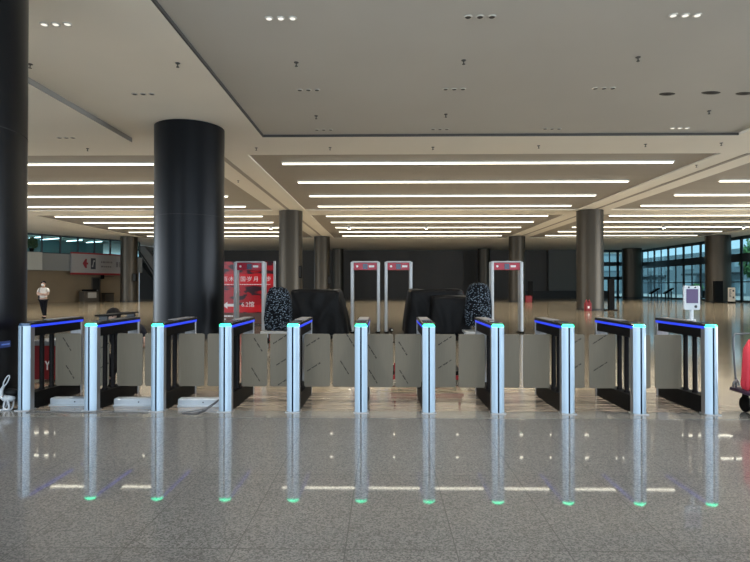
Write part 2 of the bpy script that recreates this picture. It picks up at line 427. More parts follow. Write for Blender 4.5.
# boxes on columns
for px, Y, r, z0, z1, lab in ((299.5, 33.3, .70, 1.9, 2.62, 'black speaker box on the side of the column behind the left draped machine'), (329.5, 50.5, .71, 1.6, 2.3, 'black speaker box on the second bronze column back'),
                          (136, 50.3, .73, 1.85, 2.55, 'black speaker box on the column beside the white sign')):
    x = X(px, Y); t = thing('wall_speaker', lab, 'speaker', (x, Y - r*.25, z0), 0, 'speakers on the columns')
    M().box(-.13, .19, -.62 + .36, .05, 0, z1 - z0).build('cabinet', BLACK, t, bevel=.02)
    M().box(-.10, .16, -.275, -.262, .05, z1 - z0 - .05).build('grille', SEAM, t)

# ------------------------------------------------------------------ ceiling lights
rows = [(20.35, 0), (24.05, 0), (27.75, 0), (31.35, 0), (35.75, 1), (39.2, 1), (42.75, 1), (46.2, 1), (49.8, 1)]
ords = ('nearest', 'second', 'third', 'fourth', 'fifth', 'sixth', 'seventh', 'eighth', 'farthest')
for bay, (x0, x1) in (('left', (-21.2, -7.8)), ('centre', (-3.70, 10.42)), ('right', (14.3, 27.6))):
    for i, (y, _) in enumerate(rows):
        t = thing('strip_light', '%s of the nine long warm light strips in the %s ceiling bay' % (ords[i], bay), 'ceiling light', ((x0 + x1)/2, y, H + .048), 0, 'ceiling light strips')
        hw = (x1 - x0)/2
        M().box(-hw - .03, hw + .03, -.10, .10, -.045, 0).build('housing', HOUS, t)
        M().prism([(-.06, -.045), (-.045, -.085), (.045, -.085), (.06, -.045)], -hw, hw, 'x').build('diffuser', STRIP, t)
SPOT = mat('spot lens', (.9, .9, .85), .3, emit=(1, .95, .8), es=14)
for px, i, lab in ((349, 6, 'small bright spot lamp on the left of the centre bay'), (426.5, 6, 'small bright spot lamp on the right of the centre bay'), (664, 6, 'small bright spot lamp in the right bay'), (744, 6, 'small bright spot lamp at the right edge of the picture'), (270.5, 6, 'small bright spot lamp in the left bay by the column')):
    y = rows[i][0] - .45
    t = thing('spot_lamp', lab, 'spot lamp', (X(px, y), y, H + .05), 0, 'small spot lamps between the strips')
    M().lathe([(.09, -.18), (.11, -.12), (.11, 0)], 16).build('housing', WHITE, t, smooth=True)
    M().lathe([(.02, -.22), (.085, -.195), (.085, -.18)], 16).build('lens', SPOT, t, smooth=True)
# recessed triple downlights
LENS = mat('downlight lens', (.75, .72, .65), .2, emit=(1, .95, .85), es=.25)
DARKCAN = mat('downlight can', (.045, .043, .04), .5)
k = 0
def ceil_z(x, y): return H - .13 if (x < -7.6 or x > 14.4) and y < 16.75 else (H + .07 if -3.65 < x < 10.5 and y < 16.75 else H)
cl = {-9.3: 'far left', -5.6: 'left', -1.75: 'left of centre', 1.62: 'right of centre', 5.05: 'right', 8.5: 'far right'}
for yy, rn, xs in ((9.43, 'front', (-5.6, -1.75, 1.62, 5.05)), (12.9, 'middle', (-5.6, -1.75, 1.62, 5.05)), (16.2, 'rear', (-9.3, -1.75, 1.62, 4.85, 8.5))):
    for xx in xs:
        for d, dn in ((-.2, 'left'), (0, 'middle'), (.2, 'right')):
            name = min(cl, key=lambda q: abs(q - xx))
            t = thing('downlight', '%s downlight of the %s trio in the %s row of the near ceiling' % (dn, cl[name], rn), 'downlight', (xx + d, yy, ceil_z(xx + d, yy)), 0, 'round downlights in trios')
            M().lathe([(.05, -.012), (.072, -.014), (.075, 0)], 20).build('trim_ring', mat('dl ring', (.5, .48, .43), .4), t, smooth=True)
            M().lathe([(.045, -.016), (.05, -.012)], 16).build('lens', DARKCAN if (xx in (1.62,) or rn != 'front' and xx != 8.5) else LENS, t)
# dark smudged vents
for px, py, w, lab in ((668, 95, .35, 'left one of the three dark vents in the near ceiling'), (712, 94, .42, 'middle one of the three dark vents in the near ceiling'), (745, 95, .36, 'right one of the three dark vents in the near ceiling')):
    Y = (H + .07 - CAMZ)*F/(286 - py); x = X(px, Y)
    t = thing('ceiling_vent', lab, 'vent', (x, Y, H + .07), .12, 'dark vents in the near ceiling')
    M().lathe([(.10, -.012), (.16, -.010), (.18, 0)], 20).build('ring', DARKCAN, t, smooth=True).scale = (w/.32, .6, 1)
    M().lathe([(.02, -.020), (.09, -.012)], 16).build('core', SEAM, t).scale = (w/.32, .6, 1)
# sprinklers
sp = ((177, 61, 'above the wide black column'), (296, 61, 'left of centre in the front row'), (464, 60, 'right of centre in the front row'), (639, 58, 'rightmost of the front row'), (29, 61, 'beside the huge left column'),
      (446, 114, 'second row near centre'), (316, 115, 'second row left of centre'), (87, 147, 'far left on the pale beam'), (256, 147, 'on the pale beam left of centre'), (330, 147, 'on the pale beam at centre left'), (433, 147, 'on the pale beam at centre'), (539, 146, 'on the pale beam right of centre'), (646, 145, 'on the pale beam at right'), (722, 144, 'on the pale beam at far right'), (710, 112, 'under the three dark vents'), (697, 166, 'on the right long beam'), (238, 180, 'on the left long beam'))
for px, py, lab in sp:
    Y = (H - CAMZ)*F/(286 - py); x = X(px, Y); zc = ceil_z(x, Y); Y = (zc - CAMZ)*F/(286 - py); x = X(px, Y)
    t = thing('sprinkler', 'small dark ceiling sprinkler head ' + lab, 'sprinkler', (x, Y, zc), 0, 'ceiling sprinklers')
    M().lathe([(.045, -.012), (.05, 0)], 14).build('rose', DARKCAN, t)
    M().lathe([(.032, -.085), (.030, -.075), (.012, -.07), (.012, -.012)], 12).build('head', DARKCAN, t)

# ------------------------------------------------------------------ turnstile gates
LG, WG = 1.15, .142
def film_mark(sign, cx, cz, seed):
    r = random.Random(seed); m = M(); n = 9; a = sign*math.radians(32 if sign > 0 else 58); Lh = .085
    for i in range(n):
        u = (i/(n-1) - .5)*2*Lh; ca, sa = math.cos(a), math.sin(a)
        hh = .009 + .007*r.random(); w = .0055
        for (du, lean) in ((0, .004), (.006, -.004)):
            q = [(u + du - w + lean, hh/2), (u + du + w + lean, hh/2), (u + du + w - lean, -hh/2), (u + du - w - lean, -hh/2)]
            if (i + (du > 0)) % 4 == 3: continue
            vs = [(cx + x*ca - z*sa, 0, cz + x*sa + z*ca) for x, z in q]
            m.add(vs, [(3, 2, 1, 0)])
    return m
def outline_flap(x0, x1, z0, z1, r=.025, outer=1):
    pts = []
    def arc(cx, cz, a0):
        for i in range(5): a = a0 + PI/2*i/4; pts.append((cx + r*math.cos(a), cz + r*math.sin(a)))
    arc(x1 - r, z0 + r, -PI/2); arc(x1 - r, z1 - r, 0); arc(x0 + r, z1 - r, PI/2); arc(x0 + r, z0 + r, PI)
    return pts
# marks on the flap to the left / right of each gate: (sign, x offset from flap centre, z)
MK = {1: (None, [(-1, -.02, .70), (-1, .02, .36)]), 2: ([(1, .08, .42), (1, .08, .66)], None), 3: (None, None), 4: ([(1, .06, .66), (1, .07, .38)], [(-1, .04, .70), (-1, .01, .34)]),
      5: ([(1, -.04, .76), (1, .0, .5), (1, .02, .26)], [(1, -.06, .73), (1, -.05, .43)]), 6: ([(-1, .06, .76), (-1, -.01, .43)], [(-1, -.10, .62), (-1, -.09, .32)]),
      7: ([(-1, -.06, .66), (-1, -.05, .32)], [(1, .02, .75), (1, .02, .47)]), 8: (None, None), 9: (None, [(1, .03, .73), (1, .03, .43)]),
      10: ([(1, -.03, .77), (1, -.02, .45)], None), 11: (None, None)}
LAB = {1: 'steel swing gate, first at the left, its front end light unlit, beside the huge column',
       2: 'steel swing gate second from the left, its black lid lifted',
       3: 'steel swing gate before the left edge of the wide black column, third from the left',
       4: 'steel swing gate before the right edge of the wide column, front of red board',
       5: 'steel swing gate in front of the left draped machine',
       6: 'middle steel swing gate, sixth of eleven, in front of the detector pair',
       7: 'steel swing gate in front of the right draped machine',
       8: 'steel swing gate in front of the lone right detector arch',
       9: 'steel swing gate third from the right, before the column with red extinguisher',
       10: 'steel swing gate second from the right',
       11: 'rightmost steel swing gate, carrying the white face terminal'}
DPX = {1: 23.6, 2: 90.2, 3: 157, 4: 225, 5: 293, 6: 361, 7: 428.9, 8: 498, 9: 568.4, 10: 640, 11: 712}
GX = {}
def gate(i):
    px = DPX[i]; y = 6.36 - (px - 23)/690*.09; x = X(px, y); GX[i] = (x, y)
    t = thing('turnstile_gate', LAB[i], 'turnstile', (x, y, 0), 0, 'row of swing gates')
    t.scale = (1, 1, 1.015)
    w = WG/2
    # front post: U-shaped steel shell with two bright convex front strips and a groove between
    M().box(-w, w, .022, .10, 0, .945).build('front_post', STEEL, t, bevel=.004)
    for s in (-1, 1):
        pts = [(s*.0095, .020)] + [(s*(.0095 + (w - .0095)*q), -.024 + .042*q**1.7) for q in (0, .2, .4, .6, .8, 1)] + [(s*w, .022)]
        if s < 0: pts = pts[::-1]
        M().prism(pts, .012, .958, 'z').build('front_strip', PALE, t, smooth=True)
    M().box(-.0095, .0095, -.016, .022, .012, .950).build('groove', GROOVE, t)
    M().box(-w - .012, w + .012, -.028, .115, 0, .012).build('foot_plate', STEEL, t)
    # top: black housing, blue strip all along both edges, gloss lid, green light at the front end
    M().box(-w + .006, w - .006, .10, LG - .04, .835, .938).build('housing', BLACK, t, bevel=.003)
    M().box(-w - .001, w + .001, .03, LG, .938, .966).build('blue_light_strip', BLUE, t, bevel=.003)
    lid = M().prism([(.012, .966), (.03, .985), (.10, .996), (LG - .3, 1.0), (LG + .005, 1.0), (LG + .005, .966)], -w - .003, w + .003, 'x').build('lid', BLACKG, t, bevel=.003)
    M().box(-w + .02, w - .02, .16, .36, .996, 1.0035).build('reader_window', mat('reader glass', (.02, .02, .025), .08), lid)
    M().box(-w + .012, w - .012, .48, LG - .05, .9985, 1.006).build('service_cover', mat('grey lid cover', (.12, .118, .125), .35, .1), lid)
    def prow(k, back):
        return [(-w*k, back), (-w*k, .020)] + [(w*k*q, -.025*k + .045*abs(q)**1.7) for q in (-.85, -.65, -.45, -.25, -.1, 0, .1, .25, .45, .65, .85)] + [(w*k, .020), (w*k, back)]
    e = M(); e.prism(prow(.985, .034), .958, .974, 'z'); e.prism(prow(.80, .032), .974, .986, 'z')
    e.build('end_light', GREENOFF if i == 1 else GREEN, t)
    # rear post, base, pivots
    M().box(-w, w, LG - .055, LG, 0, .938).build('rear_post', STEEL, t, bevel=.004)
    M().prism([(.10, 0), (LG - .055, 0), (LG - .055, .165), (.10, .19)], -w + .004, w - .004, 'x').build('base', BLACK, t)
    for yy in (.35, .55):
        M().lathe([(.034, .17), (.034, .2), (.027, .21), (.027, .82), (.034, .825), (.034, .836)], 20, (0, yy, 0)).build('pivot_post', PIV, t, smooth=True)
    # flaps
    for s, key in ((-1, 0), (1, 1)):
        if (i == 1 and s < 0) or (i == 11 and s > 0): continue
        a, b = (.050, .370) if s > 0 else (-.370, -.050)
        fo = M().prism(outline_flap(a, b, .19, .83), .545, .557, 'y').build('flap', FLAP, t, bevel=.002)
        mk = MK[i][key]
        if mk:
            for j, (sg, ox, zz) in enumerate(mk):
                q = film_mark(sg, 0, 0, i*10 + j).build('film_mark', FILM, fo); q.location = ((a + b)/2 + ox + s*.005, .5438, zz)
    return t
GT = {i: gate(i) for i in range(1, 12)}
# raised lid on the second gate
x2, y2 = GX[2]
t = thing('gate_lid', 'black lid panel propped up on the second gate from the left', 'lid', (x2, y2, 1.0215))
M().box(-.075, .075, .24, 1.1, .045, .066).build('panel', BLACK, t, bevel=.003)
for yy in (.3, 1.02): M().box(-.05, .05, yy, yy + .03, 0, .046).build('prop', BLACKG, t)

# face terminal on the rightmost gate
x11, y11 = GX[11]
t = thing('face_terminal', 'white face recognition terminal on a post atop the rightmost gate', 'terminal', (x11, y11 + .42, 1.0222))
M().lathe([(.045, -.0005), (.045, .012), (.022, .018)], 20).build('base', WHITE, t, smooth=True)
M().lathe([(.021, .015), (.021, .14)], 16).build('post', WHITE, t, smooth=True)
bd = M().prism(outline_flap(-.094, .094, .125, .41, .018), -.02, .012, 'y').build('body', WHITE, t, bevel=.004)
M().box(-.069, .069, -.0225, -.0195, .205, .372).build('screen', SCREENB, bd)
for x in (-.04, .035): M().lathe([(.011, 0), (.011, .004)], 14).build('camera', BLACKG, bd).matrix_local = Matrix.Translation((x, -.0195, .392)) @ Matrix.Rotation(PI/2, 4, 'X')
M().lathe([(.017, 0), (.017, .005)], 18).build('sensor', BLACKG, bd).matrix_local = Matrix.Translation((.04, -.0195, .165)) @ Matrix.Rotation(PI/2, 4, 'X')

# cable trunking in the three left lanes
for i, lab in ((1, 'white cable trunking box between the first and second gates'), (2, 'white cable trunking box between the second and third gates'), (3, 'white cable trunking box between third and fourth gates, by the black cables')):
    xa, xb = GX[i][0] + .135, GX[i+1][0] - .085; y = GX[i][1] + .30
    t = thing('cable_trunking', lab, 'cable trunking', ((xa + xb)/2, y, 0), 0, 'white cable trunking boxes')
    h = (xb - xa)/2
    M().prism([(0, 0), (0, .075), (.012, .085), (.11, .085), (.11, 0)], -h, h, 'x').build('channel', DUCT, t)
    M().lathe([(.009, 0), (.009, .003)], 12).build('hole', SEAM, t).matrix_local = Matrix.Translation((.02, -.001, .045)) @ Matrix.Rotation(PI/2, 4, 'X')
    M().box(-h, h, -.03, -.001, 0, .012).build('lip', DUCT, t)
# black cables lying before trunking three
r = random.Random(3)
def spline(pts, n=12):
    out = []; P = [Vector(p) for p in pts]
    for i in range(len(P) - 1):
        p0, p1, p2, p3 = P[max(i-1, 0)], P[i], P[i+1], P[min(i+2, len(P)-1)]
        for k in range(n):
            u = k/n; out.append(.5*((2*p1) + (-p0 + p2)*u + (2*p0 - 5*p1 + 4*p2 - p3)*u*u + (-p0 + 3*p1 - 3*p2 + p3)*u**3))
    out.append(P[-1]); return out
x3, y3 = GX[3]; x4, y4 = GX[4]
M().tube(spline([(x4 - .1, y4 + .27, .13), (x4 - .16, y4 + .16, .06), (x4 - .25, y4 + .02, .012), (x4 - .34, y4 - .12, .010), (x4 - .44, y4 - .10, .010), (x4 - .40, y4 - .02, .012), (x4 - .24, y4 + .06, .03), (x4 - .13, y4 + .22, .10)]), .006, 8).tube(
    spline([(x4 - .12, y4 + .25, .11), (x4 - .21, y4 + .05, .02), (x4 - .27, y4 - .10, .01), (x4 - .37, y4 - .14, .008), (x4 - .30, y4 - .03, .01)]), .005, 8)
cb = M().tube(spline([(x4 - .1, y4 + .27, .13), (x4 - .16, y4 + .16, .06), (x4 - .25, y4 + .02, .012), (x4 - .34, y4 - .12, .010), (x4 - .44, y4 - .10, .010), (x4 - .40, y4 - .02, .012), (x4 - .24, y4 + .06, .03), (x4 - .13, y4 + .22, .10)]), .006, 8)
cb.tube(spline([(x4 - .12, y4 + .25, .11), (x4 - .21, y4 + .05, .02), (x4 - .27, y4 - .10, .01), (x4 - .37, y4 - .14, .008), (x4 - .30, y4 - .03, .01)]), .005, 8)
tag(cb.build('cable', CABLE, smooth='all'), 'loose dark cable looped on the floor between the third and fourth gates', 'cable')
cb = M().tube(spline([(GX[1][0] + .1, 6.26, .009), (GX[1][0] + .4, 6.29, .009), (GX[2][0] - .1, 6.25, .009), (GX[2][0] + .2, 6.28, .009), (GX[3][0] - .06, 6.26, .009)]), .005, 8)
tag(cb.build('cable', CABLE, smooth='all'), 'thin dark cable along the pale threshold in front of first gates', 'cable')

# ------------------------------------------------------------------ things at the left edge
y = 6.42
t = thing('cable_heap', 'heap of white cables with a white loop, left of the first gate', 'cables', (X(4, y), y, 0))
hm = M().tube(spline([(-.10, 0, .10), (-.02, -.05, .015), (.06, -.07, .012), (.12, -.03, .02), (.10, .03, .12), (.06, .02, .20)]), .009, 8)
hm.tube(spline([(-.16, -.02, .02), (-.06, -.09, .010), (.02, -.08, .010), (.05, -.02, .05), (.02, .02, .14), (-.03, 0, .2)]), .008, 8)
hm.tube(spline([(.04, -.03, .17), (.09, -.05, .10), (.10, -.05, .03), (.07, -.06, .012), (.04, -.05, .05), (.05, -.03, .14)]), .012, 8)
hm.build('cable', WCABLE, t, smooth='all')
M().tube([(.035 + .022*math.cos(a) + .03*math.sin(a), 0, .335 + .062*math.sin(a)) for a in [2*PI*k/20 for k in range(20)]], .007, 8, True).build('loop', WHITE, t, smooth='all')
M().tube([(.012, 0, .285), (-.02, -.01, .22), (-.01, -.02, .15), (.03, -.03, .12)], [.012, .022, .025, .02], 10).build('handle', WHITE, t, smooth='all')
M().ball((.07, .03, .19), (.08, .05, .055)).build('bag', CLOTH, t, smooth='all')
M().ball((.06, .0, .13), (.075, .05, .04)).build('bracket', WHITE, t, smooth='all')
M().ball((.0, -.03, .145), (.018, .012, .02)).build('red_clip', RED, t, smooth='all')
M().tube(spline([(-.20, .02, .08), (-.13, -.03, .1), (-.08, -.03, .07)]), .03, 8).build('sleeve', WHITE, t, smooth='all')
# small blue plate on big column
px, py = 5, 342; yy = 6.0; a = math.atan2(-1, .62)
cx, cy = -5.55, 6.87; d = Vector((.62, -.785, 0)).normalized()
t = thing('column_plate', 'small dark blue plate fixed on the huge left column', 'plate', (X(4, 6.05), 6.05, .80))
# put it on the cladding where the sight line meets it
dirv = Vector((U(5), 1, 0)); oc = Vector((0 - cx, 0 - cy, 0)); aa = dirv.dot(dirv); bb = 2*oc.dot(dirv); c0 = oc.dot(oc) - .955**2
tt = (-bb - math.sqrt(bb*bb - 4*aa*c0))/(2*aa); hit = dirv*tt; nrm = (hit - Vector((cx, cy, 0))).normalized()
t.location = (hit.x, hit.y, CAMZ - (348 - 286)/F*hit.y); t.rotation_euler = (0, 0, math.atan2(nrm.y, nrm.x) + PI/2)
M().box(-.075, .075, -.012, .004, 0, .075).build('plate', mat('navy plate', (.02, .04, .16), .3), t)
M().box(-.06, .06, -.0135, -.0115, .03, .045).build('lettering', mat('plate ink', (.12, .22, .6), .4), t)
# red crate beside it
y = 8.3
t = thing('red_crate', 'dark red crate with a grey lid seen through the first gate', 'crate', (X(48, y), y, 0))
M().box(-.24, .24, 0, .5, .03, .54).build('body', RED, t, bevel=.01)
M().box(-.26, .26, -.02, .52, .54, .61).build('lid', mat('grey lid', (.2, .2, .21), .5), t, bevel=.01)
lg = M()
for p in (((-.03, .31), (0, .25)), ((.03, .31), (0, .25)), ((0, .25), (0, .18))):
    lg.tube([(p[0][0], -.004, p[0][1]), (p[1][0], -.004, p[1][1])], .009, 6)
lg.build('mark', INK, t)

# ------------------------------------------------------------------ security kit behind the gates
def detector(pxl, pxr, label, y=17.0, top=261):
    xl, xr = X(pxl, y), X(pxr, y); w = (xr - xl)/2; h = Z(top, y)
    t = thing('metal_detector_arch', label, 'metal detector', ((xl + xr)/2, y, 0), 0, 'walk-through detectors')
    for s in (-1, 1):
        p = M().box(s*w - (.095 if s > 0 else 0), s*w + (0 if s > 0 else .095), 0, .34, .04, h - .02).build('side_panel', DETG, t, bevel=.03)
        M().box(s*w - (.13 if s > 0 else -.0), s*w + (.0 if s > 0 else .13), -.03, .37, 0, .04).build('foot', BLACK, t)
    hd = M().box(-w + .095, w - .095, .04, .30, h - .27, h - .05).build('header', DETR, t, bevel=.008)
    M().box(-w + .05, w - .05, .02, .32, h - .05, h).build('top_rail', DETG, t, bevel=.02)
    M().box(-.075, .075, .03, .042, h - .25, h - .08).build('display', NAVY, hd)
    M().box(.11, .27, .034, .042, h - .19, h - .13).build('lettering', INK, hd)
    M().lathe([(.035, 0), (.035, .006)], 14).build('emblem', INK, hd).matrix_local = Matrix.Translation((-w + .2, .042, h - .16)) @ Matrix.Rotation(PI/2, 4, 'X')
    return t
detector(233.5, 264.5, 'grey detector arch with red header in front of the red board')
detector(350.5, 380, 'left one of the paired detector arches at centre')
detector(384.5, 412.5, 'right one of the paired detector arches at centre')
detector(491, 523.5, 'lone detector arch right of the flecked cover')

def drape(prof, cx, cy, z0, n=96, seed=0, fold=.05, ex=3.2, flare=0, ridges=()):
    """prof: list of (t, hw, hd, z, xoff). superellipse rings with hanging folds"""
    r = random.Random(seed); ph = [r.random()*6.28 for _ in range(6)]
    if ridges:                      # more rings so that the folds read
        q = []
        for k in range(len(prof) - 1):
            nn = 1 if k == 0 else 5
            for w_ in range(nn): q.append(tuple(a + (b - a)*w_/nn for a, b in zip(prof[k], prof[k+1])))
        prof = q + [prof[-1]]
    m = M(); vs = []; fs = []
    for t, hw, hd, z, xo in prof:
        for i in range(n):
            a = 2*PI*i/n; c, s = math.cos(a), math.sin(a)
            q = (abs(c)**ex + abs(s)**ex)**(-1/ex)
            fo = 1 + fold*t*(math.sin(9*a + ph[0] + t*1.2) + .6*math.sin(17*a + ph[1]) + .5*math.sin(5*a + ph[2] + 2*t))
            fo += flare*t*abs(math.sin(2*a))**3
            for a0, t0, a1, t1, amp, wd in ridges:
                if t < 1e-6: continue
                ua, ut = a1 - a0, t1 - t0; uu = max(0, min(1, ((a - a0)*ua + (t - t0)*ut)/(ua*ua + ut*ut)))
                dd = math.hypot(a - a0 - ua*uu, t - t0 - ut*uu); fo += amp*math.exp(-(dd/wd)**2)
            vs.append((cx + xo + hw*q*c*fo, cy + hd*q*s*fo, z0 + z + .015*math.sin(3*a + ph[3])*(1 - t) + .012*t*math.sin(11*a + ph[4])))
    for j in range(len(prof) - 1):
        for i in range(n): fs.append((j*n + i, (j+1)*n + i, (j+1)*n + (i+1) % n, j*n + (i+1) % n))
    fs.append(tuple(range(n)))
    return m.add(vs, fs)
# left machine: x 294..350 px at y ~15.6
y = 15.9; xc = X(321, y)
t = thing('draped_machine', 'wide security machine under a black cloth, left of the detector pair', 'covered machine', (xc, y, 0), 0, 'machines under black cloths')
drape([(0, .50, .6, 1.33, -.1), (0, .62, .75, 1.33, -.1), (.05, .67, .80, 1.27, -.09), (.3, .70, .84, .95, -.04), (.65, .74, .88, .55, .0), (1, .76, .92, .12, .03)], 0, 0, 0, seed=4, fold=.022, ex=5, flare=.09, ridges=((5.5, .02, 4.7, .75, .07, .09), (5.5, .02, 5.25, .9, .06, .08), (3.95, .02, 4.25, .5, .06, .08), (3.95, .02, 3.9, .9, .07, .1), (4.9, .0, 4.6, .3, .05, .1))).build('cover', CLOTH, t, smooth='all')
for sx in (-.5, .5):
    for sy in (-.6, .6): M().box(sx - .04, sx + .04, sy - .04, sy + .04, 0, .5).build('leg', BLACK, t)
# right machine
y = 15.9; xc = X(437, y)
t = thing('draped_machine', 'security machine under a black cloth, right of the detector pair', 'covered machine', (xc, y, 0), 0, 'machines under black cloths')
drape([(0, .5, .4, 1.34, -.05), (0, .72, .62, 1.34, -.05), (.05, .77, .67, 1.28, -.05), (.35, .80, .70, .95, -.06), (.8, .83, .74, .45, -.07), (1, .84, .76, .12, -.07)], 0, .15, 0, seed=9, fold=.022, ex=5, flare=.08, ridges=((3.95, .02, 4.3, .9, .08, .09), (4.1, .0, 4.6, .5, .06, .09), (5.4, .0, 5.0, .6, .05, .1))).build('cover', CLOTH, t, smooth='all')
drape([(0, .30, .2, 1.17, .25), (0, .46, .35, 1.16, .25), (.05, .49, .4, 1.10, .25), (.4, .51, .43, .8, .26), (1, .53, .45, .2, .28)], 0, -.75, 0, seed=12, fold=.02, ex=5, flare=.10, ridges=((3.95, .02, 4.35, .8, .08, .09), (5.5, .02, 5.0, .85, .08, .09), (5.45, .02, 5.5, .9, .06, .08))).build('front_cover', CLOTH, t, smooth='all')
for sx in (-.5, .5):
    for sy in (-.4, .6): M().box(sx - .04, sx + .04, sy - .04, sy + .04, 0, .5).build('leg', BLACK, t)
# flecked covers on carts
for pxc, y, zt, lab in ((278.5, 14.3, 1.40, 'left rounded bundle under a pale-flecked black cloth on a cart'), (478.5, 14.3, 1.50, 'right rounded bundle under a pale-flecked black cloth on a cart')):
    t = thing('flecked_bundle', lab, 'covered bundle', (X(pxc, y), y, 0), 0, 'bundles under flecked cloths')
    drape([(0, .10, .10, zt, 0), (.1, .22, .22, zt - .04, 0), (.2, .30, .30, zt - .2, 0), (.4, .33, .33, zt - .5, 0), (.7, .34, .34, zt - .8, -.01), (1, .31, .31, zt - 1.08, 0)], 0, 0, 0, seed=int(pxc), fold=.045, ex=2.3).build('cover', FLORAL, t, smooth='all')
    M().box(-.38, .38, -.4, .3, .24, .30).build('cart_top', mat('pale cart top', (.34, .34, .33), .5), t, bevel=.01)
    for sx in (-.32, .32):
        for sy in (-.34, .24):
            M().lathe([(.015, .08), (.015, .24)], 10, (sx, sy, 0)).build('leg', STEEL, t)
            M().ball((sx, sy, .045), (.02, .045, .045), 12, 8).build('castor', BLACK, t)
# small black-and-white knobs near the flecked carts
for px, lab in ((269, 'small black knob by the left flecked bundle'), (391, 'small black knob between the paired detector arches')):
    y = 14.2; t = thing('floor_stand', lab, 'stand', (X(px, y), y, 0), 0, 'small black stands')
    M().lathe([(.09, 0), (.09, .02), (.015, .03), (.015, .26)], 16).build('stem', BLACK, t, smooth=True)
    M().ball((0, 0, .31), .06).build('head', BLACK, t, smooth='all')
    M().ball((.02, -.045, .32), .022).build('lens', WHITE, t, smooth='all')  # white dot on the knob, gives no light

# glowing printed red board with its arrow
y = 20.5; xl, xr = X(221.5, y), X(273.5, y); zt = Z(261.5, y); w = (xr - xl)/2
t = thing('display_board', 'large red printed display board with a white arrow behind the left detector', 'display board', ((xl + xr)/2, y, 0))
bd = M().box(-w, w, 0, .06, .04, zt).build('panel', POSTER, t)
M().box(-w - .03, -w, -.02, .08, 0, zt + .02).build('edge', mat('board dark edge', (.03, .015, .015), .4), t); M().box(w, w + .07, -.02, .08, 0, zt + .02).build('edge', DETG, t)
def zz(py): return Z(py, y)
M().box(-w, w, -.004, .001, zz(285.5), zz(274)).build('title_band', POSTR, bd)
M().box(-w, w, -.004, .001, zz(312), zz(305)).build('arrow_band', POSTR, bd)
M().box(-w, w, -.004, .001, .06, zz(313)).build('foot_band', POSTP, bd)
def bx(px): return X(px, y) - (xl + xr)/2
for s_, px, sz in (('百', 225.3, .19), ('·', 228.5, .19), ('木', 231.5, .19), ('国', 243, .2), ('·', 246.3, .2), ('岁', 249.5, .2), ('月', 256, .2), ('步', 268.5, .2)):
    text('title_text', s_, sz, POSTW, bd, (bx(px), -.006, zz(279.3)), ext=.001)
M().prism([(bx(222.8), zz(305.3)), (bx(227.5), zz(302.0)), (bx(227.5), zz(304)), (bx(234), zz(304)), (bx(234), zz(306.6)), (bx(227.5), zz(306.6)), (bx(227.5), zz(308.8))], -.008, -.001, 'y').build('arrow', POSTW, bd)
text('hall_number', '6.2馆', .22, POSTW, bd, (bx(248), -.006, zz(304.8)), ext=.001)
sl = M()
rr = random.Random(2)
px = 224
while px < 270:
    d = .8 + rr.random()*1.6; sl.box(bx(px), bx(px + d), -.006, -.001, zz(284.8), zz(284.1)); px += d + .5
for a, b_ in ((224, 227), (227.6, 231), (231.5, 233)): sl.box(bx(a), bx(b_), -.006, -.001, zz(317), zz(315.4))
sl.box(bx(224), bx(226), -.006, -.001, zz(320), zz(318.6))
sl.build('small_text', POSTW, bd)

# low black platform cart with a red frame behind the middle lanes
y = 8.0; xl, xr = X(392.5, y), X(462, y); xc = (xl + xr)/2; w = (xr - xl)/2
t = thing('platform_cart', 'low black platform cart with red frame behind the middle gates', 'cart', (xc, y, 0))
M().box(-w, w, 0, .62, .16, .22).build('deck', BLACK, t, bevel=.01)
rm = M()
for a in ((-w, w, -.025, 0), (-w, w, .62, .645)): rm.box(*a, .10, .16)
rm.box(-w - .02, -w, -.025, .645, .10, .16).box(w, w + .02, -.025, .645, .10, .16)
rm.build('frame', RED, t)
M().box(-w + .02, -w + .05, .0, .03, .16, .33).box(w - .05, w - .02, .0, .03, .16, .33).build('stub_post', RED, t)
for sx in (-w + .1, w - .1):
    for sy in (.08, .54): M().ball((sx, sy, .05), (.025, .05, .05), 12, 8).build('wheel', BLACK, t)

# luggage cart with red bag at the right edge
y = 6.45; x0 = X(733, y)
t = thing('hand_cart', 'grey framed hand cart with a dark deck at the right edge', 'cart', (x0, y, 0))
M().tube(spline([(.03, .0, .27), (.012, 0, .55), (.0, 0, .80), (.012, 0, .868), (.06, 0, .885), (.3, 0, .89), (.55, 0, .89), (.60, 0, .86), (.61, 0, .55), (.60, 0, .27)], 6), .011, 10).build('handle_frame', mat('grey tube', (.10, .105, .11), .4, .4), t, smooth='all')
M().box(-.02, .66, -.34, .05, .235, .275).build('deck', mat('dark purple deck', (.035, .015, .035), .5), t, bevel=.012)
for (sx, sy) in ((.12, -.28), (.55, -.28), (.12, -.02), (.55, -.02)):
    fk = M().box(sx - .02, sx + .02, sy - .03, sy + .03, .14, .24).build('fork', BLACK, t)
    wh = M().lathe([(.05, -.02), (.085, -.02), (.09, -.012), (.09, .012), (.085, .02), (.05, .02)], 20).build('wheel', BLACK, t, smooth=True)
    wh.matrix_local = Matrix.Translation((sx + .055*0, sy, .0905)) @ Matrix.Rotation(PI/2, 4, 'Y')
M().tube(spline([(.0, -.3, .22), (-.012, -.32, .12), (.03, -.33, .03), (.09, -.34, .012), (.22, -.34, .012)]), .007, 8).build('loop_cable', CABLE, t, smooth='all')
M().tube(spline([(.0, .0, .27), (-.01, -.02, .33), (.03, -.02, .36), (.05, -.02, .30)]), .012, 8).build('clamp', STEEL, t, smooth='all')
t = thing('red_bag', 'bulging red bag leaning on the hand cart at the right edge', 'bag', (x0 + .27, y - .15, .276))
